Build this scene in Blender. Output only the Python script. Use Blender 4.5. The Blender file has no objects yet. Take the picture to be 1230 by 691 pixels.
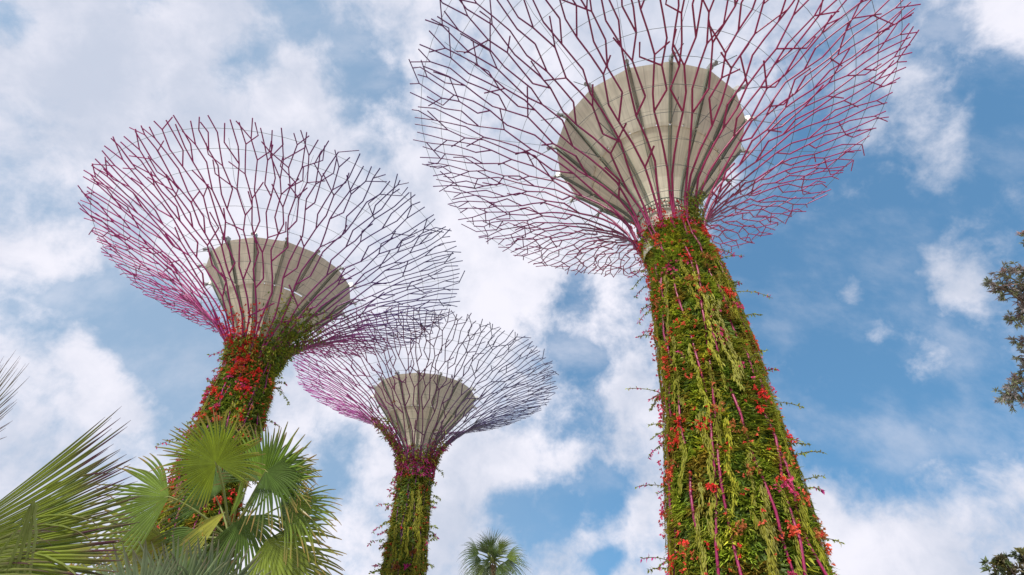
import bpy, math, random
import numpy as np
from mathutils import Vector
random.seed(7)
rng = np.random.default_rng(11)
PI = math.pi
scene = bpy.context.scene
COL = scene.collection

# ------------------------------------------------------------------ camera
PITCH, ROLL, FPX = math.radians(38), math.radians(1.0), 645.0
CAMZ = 1.6
Fv = Vector((0, math.cos(PITCH), math.sin(PITCH)))
R0 = Vector((1, 0, 0)); U0 = Vector((0, -math.sin(PITCH), math.cos(PITCH)))
Rv = math.cos(ROLL)*R0 + math.sin(ROLL)*U0
Uv = -math.sin(ROLL)*R0 + math.cos(ROLL)*U0
Tv = -Fv
cd = bpy.data.cameras.new('camera'); cam = bpy.data.objects.new('camera', cd); COL.objects.link(cam)
cam.location = (0, 0, CAMZ)
from mathutils import Matrix
cam.rotation_euler = Matrix((Rv, Uv, Tv)).transposed().to_euler()
cd.sensor_width = 36; cd.lens = FPX/1230*36; cd.clip_start = 0.1; cd.clip_end = 6000
scene.camera = cam

def at(px, py, depth):
    """world point seen at photo pixel (px,py) at a depth along the view axis"""
    return Vector((0, 0, CAMZ)) + depth*(Fv + Rv*((px-615)/FPX) + Uv*((345.5-py)/FPX))

# ------------------------------------------------------------------ world
SUN_EL, SUN_AZ = math.radians(44), math.radians(203)      # azimuth clockwise from +Y
w = bpy.data.worlds.new('World'); scene.world = w; w.use_nodes = True
nt = w.node_tree; nt.nodes.clear(); L = nt.links
def N(tp, **k):
    n = nt.nodes.new(tp)
    for a, b in k.items(): setattr(n, a, b)
    return n
def mth(op, a, b=None, c=None, clamp=False):
    n = N('ShaderNodeMath', operation=op, use_clamp=clamp)
    for i, v in enumerate((a, b, c)):
        if v is None: continue
        if isinstance(v, (int, float)): n.inputs[i].default_value = v
        else: L.new(v, n.inputs[i])
    return n.outputs[0]
out = N('ShaderNodeOutputWorld'); bg = N('ShaderNodeBackground')
sky = N('ShaderNodeTexSky', sky_type='NISHITA'); sky.sun_disc = False
sky.sun_elevation = SUN_EL; sky.sun_rotation = SUN_AZ; sky.air_density = 1.0; sky.dust_density = 0.4; sky.ozone_density = 2.0
tc = N('ShaderNodeTexCoord')
lf = N('ShaderNodeVectorMath', operation='ADD'); L.new(tc.outputs['Generated'], lf.inputs[0]); lf.inputs[1].default_value = (0, 0, .42)
ln_ = N('ShaderNodeVectorMath', operation='NORMALIZE'); L.new(lf.outputs[0], ln_.inputs[0]); L.new(ln_.outputs[0], sky.inputs['Vector'])
def noise(vec, scale, detail, rough, dist=0.0, lac=2.0):
    n = N('ShaderNodeTexNoise'); n.inputs['Scale'].default_value = scale; n.inputs['Detail'].default_value = detail
    n.inputs['Roughness'].default_value = rough; n.inputs['Distortion'].default_value = dist; n.inputs['Lacunarity'].default_value = lac
    L.new(vec, n.inputs['Vector']); return n
gen = tc.outputs['Generated']
wn = noise(gen, 8.0, 5, 0.6)
wv = N('ShaderNodeVectorMath', operation='SUBTRACT'); L.new(wn.outputs['Color'], wv.inputs[0]); wv.inputs[1].default_value = (.5, .5, .5)
ws = N('ShaderNodeVectorMath', operation='SCALE'); L.new(wv.outputs[0], ws.inputs[0]); ws.inputs['Scale'].default_value = 0.09
wa = N('ShaderNodeVectorMath', operation='ADD'); L.new(gen, wa.inputs[0]); L.new(ws.outputs[0], wa.inputs[1])
DW = wa.outputs[0]
# cloud banks: a direction, an angular size and how much cloud (+) or clear air (-) is there
def d_of(px, py):
    v = (Fv + Rv*((px-615)/FPX) + Uv*((345.5-py)/FPX)).normalized(); return v
LOBES = [
 # px, py, radius px, amount
 (1080,310,330,-.55),(1000,190,200,-.30),(940,420,170,-.42),(1200,110,130,-.30),(1060,530,150,-.30),(1190,480,120,-.25),(880,330,90,-.2),
 (1160,40,80,-.25),(1100,300,90,-.15),
 (1142,318,52,.8),(1148,350,38,.45),(1020,348,32,.70),(1110,432,40,.75),(1118,180,60,.55),(1090,110,85,.60),(1228,12,60,.85),(1048,396,28,.5),
 (1195,385,60,.3),
 (1000,680,90,.34),(1130,685,80,.24),(1215,590,70,.15),(1060,560,110,-.12),(1180,620,60,-.12),(950,640,70,.2),(1160,570,70,.12),
 (645,612,50,-.9),(728,586,42,-.9),(690,602,38,-.6),(600,614,36,-.5),(690,345,42,-.7),(692,435,52,-.75),(665,510,44,-.6),(712,505,40,-.5),(725,678,32,-.75),(650,395,42,-.3),(600,500,45,-.25),
 (408,545,48,-.6),(392,590,40,-.35),(105,395,110,-.45),(185,450,110,-.55),(60,380,80,-.35),(40,255,80,-.40),(245,400,90,-.45),(10,20,40,-.9),(285,85,55,-.50),(290,95,34,-.3),(400,60,90,-.45),(450,130,80,-.45),
 (340,10,50,-.4),(175,2,34,-.5),(205,105,45,-.3),(130,345,70,-.25),(540,60,60,-.2),
 (100,440,46,.85),(135,470,46,.75),(165,495,34,.6),(85,412,34,.5),(60,320,70,.45),(15,420,60,.40),(370,95,60,.45),(250,60,80,.2),(120,90,160,.30),(300,140,90,.35),(390,150,60,.30),
 (420,230,180,.25),(600,290,130,.25),(560,420,110,.22),(560,560,100,.30),(765,480,50,.3),(640,320,60,.2),(700,120,260,.22),(900,60,120,.15),
]
acc = None
for (px, py, rp, amt) in LOBES:
    if not amt: continue
    c = d_of(px, py)
    cosang = c.dot(Fv)
    rad = rp/FPX*cosang*1.15
    ds = N('ShaderNodeVectorMath', operation='DISTANCE'); L.new(DW, ds.inputs[0]); ds.inputs[1].default_value = tuple(c)
    mr = N('ShaderNodeMapRange', interpolation_type='SMOOTHSTEP'); L.new(ds.outputs['Value'], mr.inputs['Value'])
    mr.inputs['From Min'].default_value = 0; mr.inputs['From Max'].default_value = rad*1.12
    mr.inputs['To Min'].default_value = amt; mr.inputs['To Max'].default_value = 0
    acc = mr.outputs[0] if acc is None else mth('ADD', acc, mr.outputs[0])
n1 = noise(gen, 4.2, 9, 0.58, 0.25)
n2 = noise(gen, 17.0, 6, 0.6, 0.3)
dn = mth('ADD', mth('MULTIPLY', mth('SUBTRACT', n1.outputs[0], 0.5), 1.35), mth('MULTIPLY', mth('SUBTRACT', n2.outputs[0], 0.5), 1.0))
n4 = noise(gen, 48.0, 5, 0.62, 0.2)
dn = mth('ADD', dn, mth('MULTIPLY', mth('SUBTRACT', n4.outputs[0], 0.5), 0.55))
# streaky thin cloud
mp = N('ShaderNodeMapping'); L.new(gen, mp.inputs['Vector']); mp.inputs['Rotation'].default_value = (.4, .9, .5); mp.inputs['Scale'].default_value = (4, 9, 6)
n5 = noise(mp.outputs[0], 1.0, 8, 0.6, 0.0)
dens = mth('ADD', mth('ADD', dn, acc), 0.70)
mr = N('ShaderNodeMapRange', interpolation_type='SMOOTHSTEP'); L.new(dens, mr.inputs['Value'])
mr.inputs['From Min'].default_value = 0.0; mr.inputs['From Max'].default_value = 0.88
st_ = N('ShaderNodeMapRange', interpolation_type='SMOOTHSTEP'); L.new(n5.outputs[0], st_.inputs['Value'])
st_.inputs['From Min'].default_value = .45; st_.inputs['From Max'].default_value = .78; st_.inputs['To Max'].default_value = .50
cover = mth('MAXIMUM', mr.outputs[0], st_.outputs[0])
# cloud light and shade of its own: brighter where thin and puffy, grey-blue where thick
n3 = noise(DW, 3.0, 6, 0.55, 0.2)
thick = N('ShaderNodeMapRange', interpolation_type='SMOOTHSTEP')
L.new(mth('ADD', mth('MULTIPLY', n3.outputs[0], 1.9), mth('MULTIPLY', n2.outputs[0], 0.5)), thick.inputs['Value'])
thick.inputs['From Min'].default_value = 0.85; thick.inputs['From Max'].default_value = 1.5
cr = N('ShaderNodeMix', data_type='RGBA'); L.new(thick.outputs[0], cr.inputs['Factor'])
cr.inputs['A'].default_value = (0.53, 0.58, 0.70, 1); cr.inputs['B'].default_value = (0.84, 0.83, 0.91, 1)
# clear sky: the Nishita sky, slightly tinted
sk = N('ShaderNodeMix', data_type='RGBA', blend_type='MULTIPLY'); sk.inputs['Factor'].default_value = 1
L.new(sky.outputs[0], sk.inputs['A']); sk.inputs['B'].default_value = (0.135, 0.205, 0.205, 1)
# thin high haze, thicker towards the left (west)
sx = N('ShaderNodeSeparateXYZ'); L.new(gen, sx.inputs[0])
hz = N('ShaderNodeMapRange', interpolation_type='SMOOTHSTEP'); L.new(mth('ADD', sx.outputs[0], mth('MULTIPLY', mth('SUBTRACT', n3.outputs[0], .5), .5)), hz.inputs['Value'])
hz.inputs['From Min'].default_value = -.5; hz.inputs['From Max'].default_value = .35; hz.inputs['To Min'].default_value = .50; hz.inputs['To Max'].default_value = .03
hm = N('ShaderNodeMix', data_type='RGBA'); L.new(hz.outputs[0], hm.inputs['Factor']); L.new(sk.outputs['Result'], hm.inputs['A']); hm.inputs['B'].default_value = (.46, .56, .68, 1)
fm = N('ShaderNodeMix', data_type='RGBA'); L.new(cover, fm.inputs['Factor'])
L.new(hm.outputs['Result'], fm.inputs['A']); L.new(cr.outputs['Result'], fm.inputs['B'])
sc = N('ShaderNodeVectorMath', operation='SCALE'); L.new(fm.outputs['Result'], sc.inputs[0]); sc.inputs['Scale'].default_value = 10.0
L.new(sc.outputs[0], bg.inputs['Color']); bg.inputs['Strength'].default_value = 0.1
L.new(bg.outputs[0], out.inputs[0])
w.cycles.sampling_method = 'MANUAL'; w.cycles.sample_map_resolution = 512

# ------------------------------------------------------------------ sun, exposure
sd = bpy.data.lights.new('sun', 'SUN'); sun = bpy.data.objects.new('sun', sd); COL.objects.link(sun)
sd.energy = 4.0; sd.angle = math.radians(3); sd.color = (1.0, 0.95, 0.86)
sdir = Vector((math.sin(SUN_AZ)*math.cos(SUN_EL), math.cos(SUN_AZ)*math.cos(SUN_EL), math.sin(SUN_EL)))
sun.rotation_euler = sdir.to_track_quat('Z', 'Y').to_euler(); sun.location = (0, -20, 60)
scene.view_settings.view_transform = 'Standard'; scene.view_settings.look = 'None'
scene.view_settings.exposure = 0.16; scene.view_settings.gamma = 1.0
scene.render.engine = 'CYCLES'

# ------------------------------------------------------------------ materials
def mat(name, base=(.5, .5, .5), rough=.6, metal=0.0, use_col=False, trans=0.0, noise_amt=0.15, noise_scale=3.0, bump=0.0, bscale=20., ramp=None, spec=.3):
    m = bpy.data.materials.new(name); m.use_nodes = True; t = m.node_tree; t.nodes.clear(); K = t.links
    o = t.nodes.new('ShaderNodeOutputMaterial'); p = t.nodes.new('ShaderNodeBsdfPrincipled')
    p.inputs['Roughness'].default_value = rough; p.inputs['Metallic'].default_value = metal
    p.inputs['Specular IOR Level'].default_value = spec
    co = t.nodes.new('ShaderNodeTexCoord')
    if use_col:
        a = t.nodes.new('ShaderNodeVertexColor'); a.layer_name = 'Col'; c = a.outputs['Color']
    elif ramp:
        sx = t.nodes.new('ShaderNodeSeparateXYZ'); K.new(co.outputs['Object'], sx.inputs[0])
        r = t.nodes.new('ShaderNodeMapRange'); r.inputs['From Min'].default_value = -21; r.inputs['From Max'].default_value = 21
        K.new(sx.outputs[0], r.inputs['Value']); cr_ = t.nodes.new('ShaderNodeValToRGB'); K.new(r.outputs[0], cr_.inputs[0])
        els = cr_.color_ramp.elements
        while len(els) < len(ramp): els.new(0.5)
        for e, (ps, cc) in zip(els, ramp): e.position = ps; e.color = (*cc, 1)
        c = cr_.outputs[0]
    else:
        q = t.nodes.new('ShaderNodeRGB'); q.outputs[0].default_value = (*base, 1); c = q.outputs[0]
    nz = t.nodes.new('ShaderNodeTexNoise'); nz.inputs['Scale'].default_value = noise_scale; nz.inputs['Detail'].default_value = 5
    K.new(co.outputs['Object'], nz.inputs['Vector'])
    mm = t.nodes.new('ShaderNodeMapRange'); K.new(nz.outputs[0], mm.inputs['Value'])
    mm.inputs['From Min'].default_value = .3; mm.inputs['From Max'].default_value = .7
    mm.inputs['To Min'].default_value = 1-noise_amt; mm.inputs['To Max'].default_value = 1+noise_amt
    vs = t.nodes.new('ShaderNodeVectorMath'); vs.operation = 'SCALE'; K.new(c, vs.inputs[0]); K.new(mm.outputs[0], vs.inputs['Scale'])
    K.new(vs.outputs[0], p.inputs['Base Color'])
    if bump:
        bn = t.nodes.new('ShaderNodeTexNoise'); bn.inputs['Scale'].default_value = bscale; bn.inputs['Detail'].default_value = 4
        K.new(co.outputs['Object'], bn.inputs['Vector'])
        b = t.nodes.new('ShaderNodeBump'); b.inputs['Strength'].default_value = bump; K.new(bn.outputs[0], b.inputs['Height'])
        K.new(b.outputs[0], p.inputs['Normal'])
    if trans:
        tr = t.nodes.new('ShaderNodeBsdfTranslucent'); K.new(vs.outputs[0], tr.inputs['Color'])
        mx = t.nodes.new('ShaderNodeMixShader'); mx.inputs[0].default_value = trans
        K.new(p.outputs[0], mx.inputs[1]); K.new(tr.outputs[0], mx.inputs[2]); K.new(mx.outputs[0], o.inputs[0])
    else:
        K.new(p.outputs[0], o.inputs[0])
    return m
M_LEAF = mat('climber_leaf', use_col=True, trans=.28, rough=.5, noise_amt=.12, noise_scale=1.2)
M_FLOWER = mat('flower_petal', use_col=True, trans=.3, rough=.6, noise_amt=.1)
M_PALM = mat('palm_leaf', use_col=True, trans=.34, rough=.38, noise_amt=.14, noise_scale=6, spec=.45)
M_STEM = mat('stem', use_col=True, rough=.6, noise_amt=.15)
M_CORE = mat('planting_panel', (.035, .032, .018), rough=.95, noise_amt=.5, noise_scale=2)
M_BARK = mat('palm_bark', (.13, .09, .06), rough=.95, noise_amt=.4, noise_scale=9, bump=.6, bscale=30)
M_FUN = mat('funnel_panel', (.76, .71, .58), rough=.7, noise_amt=.07, noise_scale=.7, bump=.05, bscale=6)
M_SKIRT = mat('funnel_skirt', (.66, .62, .52), rough=.7, noise_amt=.07, noise_scale=.9)
M_FIN = mat('funnel_fin', (.20, .22, .18), rough=.6, noise_amt=.15)
M_CABLE = mat('cable', (.13, .14, .15), rough=.7, metal=0)
M_LAMP = mat('lamp_metal', (.35, .35, .33), rough=.4, metal=.5)
M_PIPE = mat('pipe', (.6, .6, .57), rough=.5)
ROD = {  # rod colour per tree, graded from one side of the canopy to the other
 'right': mat('rod_burgundy', ramp=[(0, (.10, .020, .14)), (.25, (.18, .014, .11)), (.5, (.27, .010, .075)), (.75, (.34, .016, .12)), (1, (.36, .022, .16))], rough=.38, noise_amt=.1, spec=.5),
 'left': mat('rod_violet', ramp=[(0, (.36, .016, .19)), (.35, (.35, .014, .17)), (.58, (.27, .014, .15)), (.78, (.07, .03, .17)), (1, (.04, .04, .14))], rough=.38, noise_amt=.1, spec=.5),
 'mid': mat('rod_plum', ramp=[(0, (.42, .06, .34)), (.35, (.26, .04, .18)), (.55, (.12, .03, .11)), (.75, (.05, .045, .13)), (1, (.06, .06, .15))], rough=.38, noise_amt=.1, spec=.5),
}

def add_seams(m, nv):
    """panel seams and rain streaks round the funnel's axis"""
    t = m.node_tree; K = t.links; p = next(n for n in t.nodes if n.type == 'BSDF_PRINCIPLED')
    src = p.inputs['Base Color'].links[0].from_socket
    co = t.nodes.new('ShaderNodeTexCoord'); sx_ = t.nodes.new('ShaderNodeSeparateXYZ'); K.new(co.outputs['Object'], sx_.inputs[0])
    def M(op, a, b=None):
        n = t.nodes.new('ShaderNodeMath'); n.operation = op
        for i, v in enumerate((a, b)):
            if v is None: continue
            if isinstance(v, (int, float)): n.inputs[i].default_value = v
            else: K.new(v, n.inputs[i])
        return n.outputs[0]
    an = M('ARCTAN2', sx_.outputs[1], sx_.outputs[0])
    u_ = M('FRACT', M('MULTIPLY', an, nv/(2*PI))); v_ = M('FRACT', M('MULTIPLY', sx_.outputs[2], .62))
    ln = M('MAXIMUM', M('LESS_THAN', u_, .035), M('LESS_THAN', v_, .022))
    cb = t.nodes.new('ShaderNodeCombineXYZ'); K.new(M('MULTIPLY', an, 26.), cb.inputs[0]); K.new(M('MULTIPLY', sx_.outputs[2], .35), cb.inputs[1])
    nz = t.nodes.new('ShaderNodeTexNoise'); nz.inputs['Scale'].default_value = 1.0; nz.inputs['Detail'].default_value = 5; K.new(cb.outputs[0], nz.inputs['Vector'])
    mr_ = t.nodes.new('ShaderNodeMapRange'); K.new(nz.outputs[0], mr_.inputs['Value']); mr_.inputs['From Min'].default_value = .3; mr_.inputs['From Max'].default_value = .65
    mr_.inputs['To Min'].default_value = .80; mr_.inputs['To Max'].default_value = 1.05
    f = M('MULTIPLY', mr_.outputs[0], M('SUBTRACT', 1.0, M('MULTIPLY', ln, .32)))
    vs = t.nodes.new('ShaderNodeVectorMath'); vs.operation = 'SCALE'; K.new(src, vs.inputs[0]); K.new(f, vs.inputs['Scale']); K.new(vs.outputs[0], p.inputs['Base Color'])
add_seams(M_FUN, 32); add_seams(M_SKIRT, 48)

# ------------------------------------------------------------------ mesh helpers
class MB:
    def __init__(s): s.v = []; s.f = []; s.c = []; s.n = 0; s.smooth = False
    def add(s, v, f, c=(1, 1, 1)):
        """v (n,3) array, f (m,4) or (m,3) int array, c one colour or (n,3)"""
        v = np.asarray(v, float).reshape(-1, 3); f = np.asarray(f, int)
        if f.shape[1] == 3: f = np.c_[f, -np.ones(len(f), int)]
        g = f.copy(); g[f >= 0] += s.n
        c = np.asarray(c, float)
        if c.ndim == 1: c = np.repeat(c[None, :], len(v), 0)
        s.v.append(v); s.f.append(g); s.c.append(c); s.n += len(v)
    def tube(s, pts, rad, sides=6, c=(1, 1, 1), cap=True):
        P = [Vector(p) for p in pts]; n = len(P)
        rad = rad if hasattr(rad, '__len__') else [rad]*n
        V = []; prev = None
        for i in range(n):
            d = (P[min(i+1, n-1)]-P[max(i-1, 0)])
            if d.length < 1e-9: d = Vector((0, 0, 1))
            d.normalize()
            if prev is None:
                a = d.orthogonal().normalized()
            else:
                a = prev - d*prev.dot(d)
                if a.length < 1e-6: a = d.orthogonal()
                a.normalize()
            prev = a; b = d.cross(a)
            for k in range(sides):
                t = 2*PI*k/sides
                V.append(P[i] + (a*math.cos(t)+b*math.sin(t))*rad[i])
        F = []
        for i in range(n-1):
            for k in range(sides):
                k2 = (k+1) % sides
                F.append((i*sides+k, i*sides+k2, (i+1)*sides+k2, (i+1)*sides+k))
        cc = np.asarray(c, float)
        if cc.ndim == 2: cc = np.repeat(cc, sides, 0)
        s.add([tuple(x) for x in V], F, cc)
        if cap and sides >= 3:
            for base in (0, (n-1)*sides):
                o = s.n; ring = V[base:base+sides]; ctr = sum(ring, Vector())/sides
                col = cc if cc.ndim == 1 else cc[min(base, len(cc)-1)]
                s.add([tuple(x) for x in ring]+[tuple(ctr)], [(k, (k+1) % sides, sides) for k in range(sides)], col)
    def box(s, c, x, y, z, col=(1, 1, 1)):
        c, x, y, z = map(Vector, (c, x, y, z)); V = []
        for i in (-1, 1):
            for j in (-1, 1):
                for k in (-1, 1): V.append(tuple(c+x*i+y*j+z*k))
        s.add(V, [(0, 1, 3, 2), (4, 6, 7, 5), (0, 4, 5, 1), (2, 3, 7, 6), (0, 2, 6, 4), (1, 5, 7, 3)], col)
    def build(s, name, m, parent=None, smooth=False, kind=None):
        v = np.concatenate(s.v); f = np.concatenate(s.f); c = np.concatenate(s.c)
        me = bpy.data.meshes.new(name)
        tri = f[:, 3] < 0; cnt = np.where(tri, 3, 4)
        me.vertices.add(len(v)); me.vertices.foreach_set('co', v.ravel())
        loops = f.ravel(); loops = loops[loops >= 0]
        me.loops.add(len(loops)); me.polygons.add(len(f))
        me.loops.foreach_set('vertex_index', loops)
        st = np.concatenate([[0], np.cumsum(cnt)[:-1]])
        me.polygons.foreach_set('loop_start', st)
        me.polygons.foreach_set('use_smooth', np.full(len(f), smooth))
        me.update(calc_edges=True)
        ca = me.color_attributes.new('Col', 'FLOAT_COLOR', 'POINT')
        ca.data.foreach_set('color', np.c_[c, np.ones(len(c))].ravel())
        me.materials.append(m)
        o = bpy.data.objects.new(name, me); COL.objects.link(o)
        if parent: o.parent = parent
        if kind: o['kind'] = kind
        return o
def empty(name, loc, label, cat, group=None):
    o = bpy.data.objects.new(name, None); COL.objects.link(o); o.location = loc
    o['label'] = label; o['category'] = cat
    if group: o['group'] = group
    return o
def unit(a): return a/np.maximum(np.linalg.norm(a, axis=-1, keepdims=True), 1e-9)
def leaves(mb, P, D, S, ln, wd, C, fold=.18, tipc=None):
    """folded diamond leaves: base P, direction D, side S, arrays"""
    P, D, S = map(np.asarray, (P, D, S)); n = len(P)
    ln = np.broadcast_to(ln, n)[:, None]; wd = np.broadcast_to(wd, n)[:, None]
    D = unit(D); S = unit(S - D*(S*D).sum(1, keepdims=True)); U = np.cross(D, S)
    b = P; t = P+D*ln - np.array([0, 0, 1.])*ln*.12
    l = P+D*ln*.45+S*wd*.5+U*wd*fold; r = P+D*ln*.45-S*wd*.5+U*wd*fold
    V = np.stack([b, l, t, r], 1).reshape(-1, 3)
    i = np.arange(n)[:, None]*4
    F = np.concatenate([i+np.array([0, 1, 2]), i+np.array([0, 2, 3])])
    Cc = np.repeat(C, 4, 0).reshape(n, 4, 3).copy()
    Cc[:, 2] *= 1.15
    mb.add(V, F, Cc.reshape(-1, 3))

def revolve(mb, prof, seg=96, c=(1, 1, 1), closed=False, a0=0, a1=2*PI):
    t = a0+(a1-a0)*np.arange(seg+1)/seg
    prof = np.asarray(prof, float); m = len(prof)
    V = np.stack([prof[:, 0][None]*np.cos(t)[:, None], prof[:, 0][None]*np.sin(t)[:, None], np.repeat(prof[:, 1][None], seg+1, 0)], 2).reshape(-1, 3)
    F = []
    for i in range(seg):
        for j in range(m if closed else m-1):
            j2 = (j+1) % m
            F.append((i*m+j, (i+1)*m+j, (i+1)*m+j2, i*m+j2))
    mb.add(V, F, c)

# ------------------------------------------------------------------ ground
g = MB(); rs = [0, 6, 15, 40, 100, 300, 900, 3000]
revolve(g, [(r if r else .01, 0) for r in rs], 48)
gm = mat('lawn', (.07, .10, .035), rough=.95, noise_amt=.45, noise_scale=.8)
go = g.build('ground', gm); go['kind'] = 'structure'
pm = mat('paving', (.42, .37, .30), rough=.9, noise_amt=.15, noise_scale=2)
p_ = MB(); revolve(p_, [(.01, .004), (20, .004), (95, .004)], 64); p_.v = [v+np.array([0, 40, 0]) for v in p_.v]
po = p_.build('bounce_paving', pm); po['kind'] = 'structure'  # unseen pale plaza, added to bounce warm light up to the funnels

# ------------------------------------------------------------------ supertrees
ZP = np.array([29, 30, 31, 32, 33, 34, 35, 36, 37, 38, 39, 40, 41, 42, 42.63])
RP = np.array([2.45, 2.60, 3.05, 3.65, 4.45, 5.4, 6.45, 7.6, 8.85, 10.2, 11.9, 13.9, 16.3, 19.0, 20.9])
_s = np.concatenate([[0], np.cumsum(np.hypot(np.diff(ZP), np.diff(RP)))])
SMAX = _s[-1]
def surf(theta, s, off=0.0, tz=0.0):
    if s > SMAX:
        e = s-SMAX; r = RP[-1]+e*.95; z = ZP[-1]+e*.2
    else:
        r = float(np.interp(s, _s, RP)); z = float(np.interp(s, _s, ZP))
    return Vector(((r+off)*math.cos(theta), (r+off)*math.sin(theta), z+tz))
def rad_at(s): return float(np.interp(s, _s, RP))

def grow_rib(mb, th0, th1, th, s, rnd, rad, out, kick=0):
    """one steel rib: straight tubes that kink and fork until the rim; at most kinks one arm ends free"""
    pts = [(th, s)]
    def rr(b): return max(.044, rad*(1-.42*b/SMAX))
    def flush():
        if len(pts) > 1: mb.tube([surf(a, b) for a, b in pts], [rr(b) for a, b in pts], 6)
    def go(t2, s2):
        a, b = pts[-1]; n = max(1, int((s2-b)/1.3))
        for q in range(1, n+1): pts.append((a+(t2-a)*q/n, b+(s2-b)*q/n))
    sgn = rnd.choice((-1, 1)) if not kick else -kick
    while True:
        w0 = (th1-th0)*rad_at(s)
        ln = rnd.uniform(3.0, 4.8) if s < 8 else rnd.uniform(1.5, 3.2)
        end = SMAX+rnd.uniform(-.9, .35)
        if s+ln > end-.5:
            if end-s > .5: go(th+sgn*rnd.uniform(.05, .5)/rad_at(min(s, SMAX)), end)
            flush(); return
        s2 = s+ln; r2 = rad_at(s2); w_ = (th1-th0)*r2; c = (th0+th1)/2
        lat = min(.30*w_, ln*math.tan(math.radians(rnd.uniform(2, 11))))
        tgt = max(th0+.12*(th1-th0), min(th1-.12*(th1-th0), c+sgn*lat/r2))
        mx = ln*math.tan(math.radians(24))/r2; tgt = max(th-mx, min(th+mx, tgt))
        go(tgt, s2); th, s = tgt, s2
        if w_ > 2*rnd.uniform(.42, .62) and s < SMAX-1.2:
            mid = (th0+th1)/2+rnd.uniform(-.08, .08)*(th1-th0); flush()
            # the two arms leave at a clear angle, then run outward again
            for (a0, a1, k) in ((th0, mid, -1), (mid, th1, 1)):
                l2 = rnd.uniform(1.0, 2.0); t2 = (a0+a1)/2+k*rnd.uniform(0, .4)*(a1-a0)
                mx = l2*math.tan(math.radians(46))/r2; t2 = max(th-mx, min(th+mx, t2)); s3 = min(s+l2, SMAX+rnd.uniform(-.3, .5))
                mb.tube([surf(th, s), surf(t2, s3)], [rr(s), rr(s3)], 6)
                if s3 < SMAX-.7: grow_rib(mb, a0, a1, t2, s3, rnd, rad, out, kick=k)
            return
        sgn = -sgn
        if rnd.random() < (.74 if s > 6 else .5 if s > 3.5 else 0):
            # the arm that ends free goes straight on while the main run turns
            k = -sgn; l2 = rnd.uniform(1.1, 2.6); ang = math.radians(rnd.uniform(22, 62))
            a2 = th+k*l2*math.sin(ang)/r2; b2 = min(s+l2*math.cos(ang), SMAX+.35); tw = [surf(th, s), surf(a2, b2)]
            if rnd.random() < .45 and b2 < SMAX-1.2:
                l3 = rnd.uniform(.9, 1.7); tw.append(surf(a2-k*.15*l3/r2, b2+l3))
            mb.tube(tw, rr(s)*.9, 6)

FUN = np.array([(1.95, 31.0), (2.05, 31.6), (2.35, 32.3), (2.8, 33.1), (3.35, 33.9), (4.12, 34.9), (5.1, 36.15)])
SKT = np.array([(5.22, 36.26), (5.75, 37.0), (6.45, 37.95), (7.2, 38.95), (7.75, 39.65), (8.0, 40.0)])

def noise2(u, v, seed, su, sv, period=None):
    """smooth value noise, periodic in u when a period is given"""
    r = np.random.default_rng(seed); nu = int(period/su) if period else 64; nu = max(nu, 3)
    G = r.random((nu, 128))
    x = (u/su) % nu; y = (v/sv) % 127; i = np.floor(x).astype(int); j = np.floor(y).astype(int)
    fx = x-i; fy = y-j; fx = fx*fx*(3-2*fx); fy = fy*fy*(3-2*fy)
    i %= nu; i2 = (i+1) % nu; j2 = (j+1) % 128
    return (G[i, j]*(1-fx)+G[i2, j]*fx)*(1-fy)+(G[i, j2]*(1-fx)+G[i2, j2]*fx)*fy

DKG = np.array([.075, .13, .018]); MDG = np.array([.25, .30, .028]); YLG = np.array([.38, .36, .03]); OLV = np.array([.29, .27, .045])
RUST = np.array([.30, .10, .035]); RED = np.array([.72, .045, .04]); CORAL = np.array([.75, .13, .07]); PINK = np.array([.66, .07, .22]); MAG = np.array([.55, .04, .26])

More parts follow.
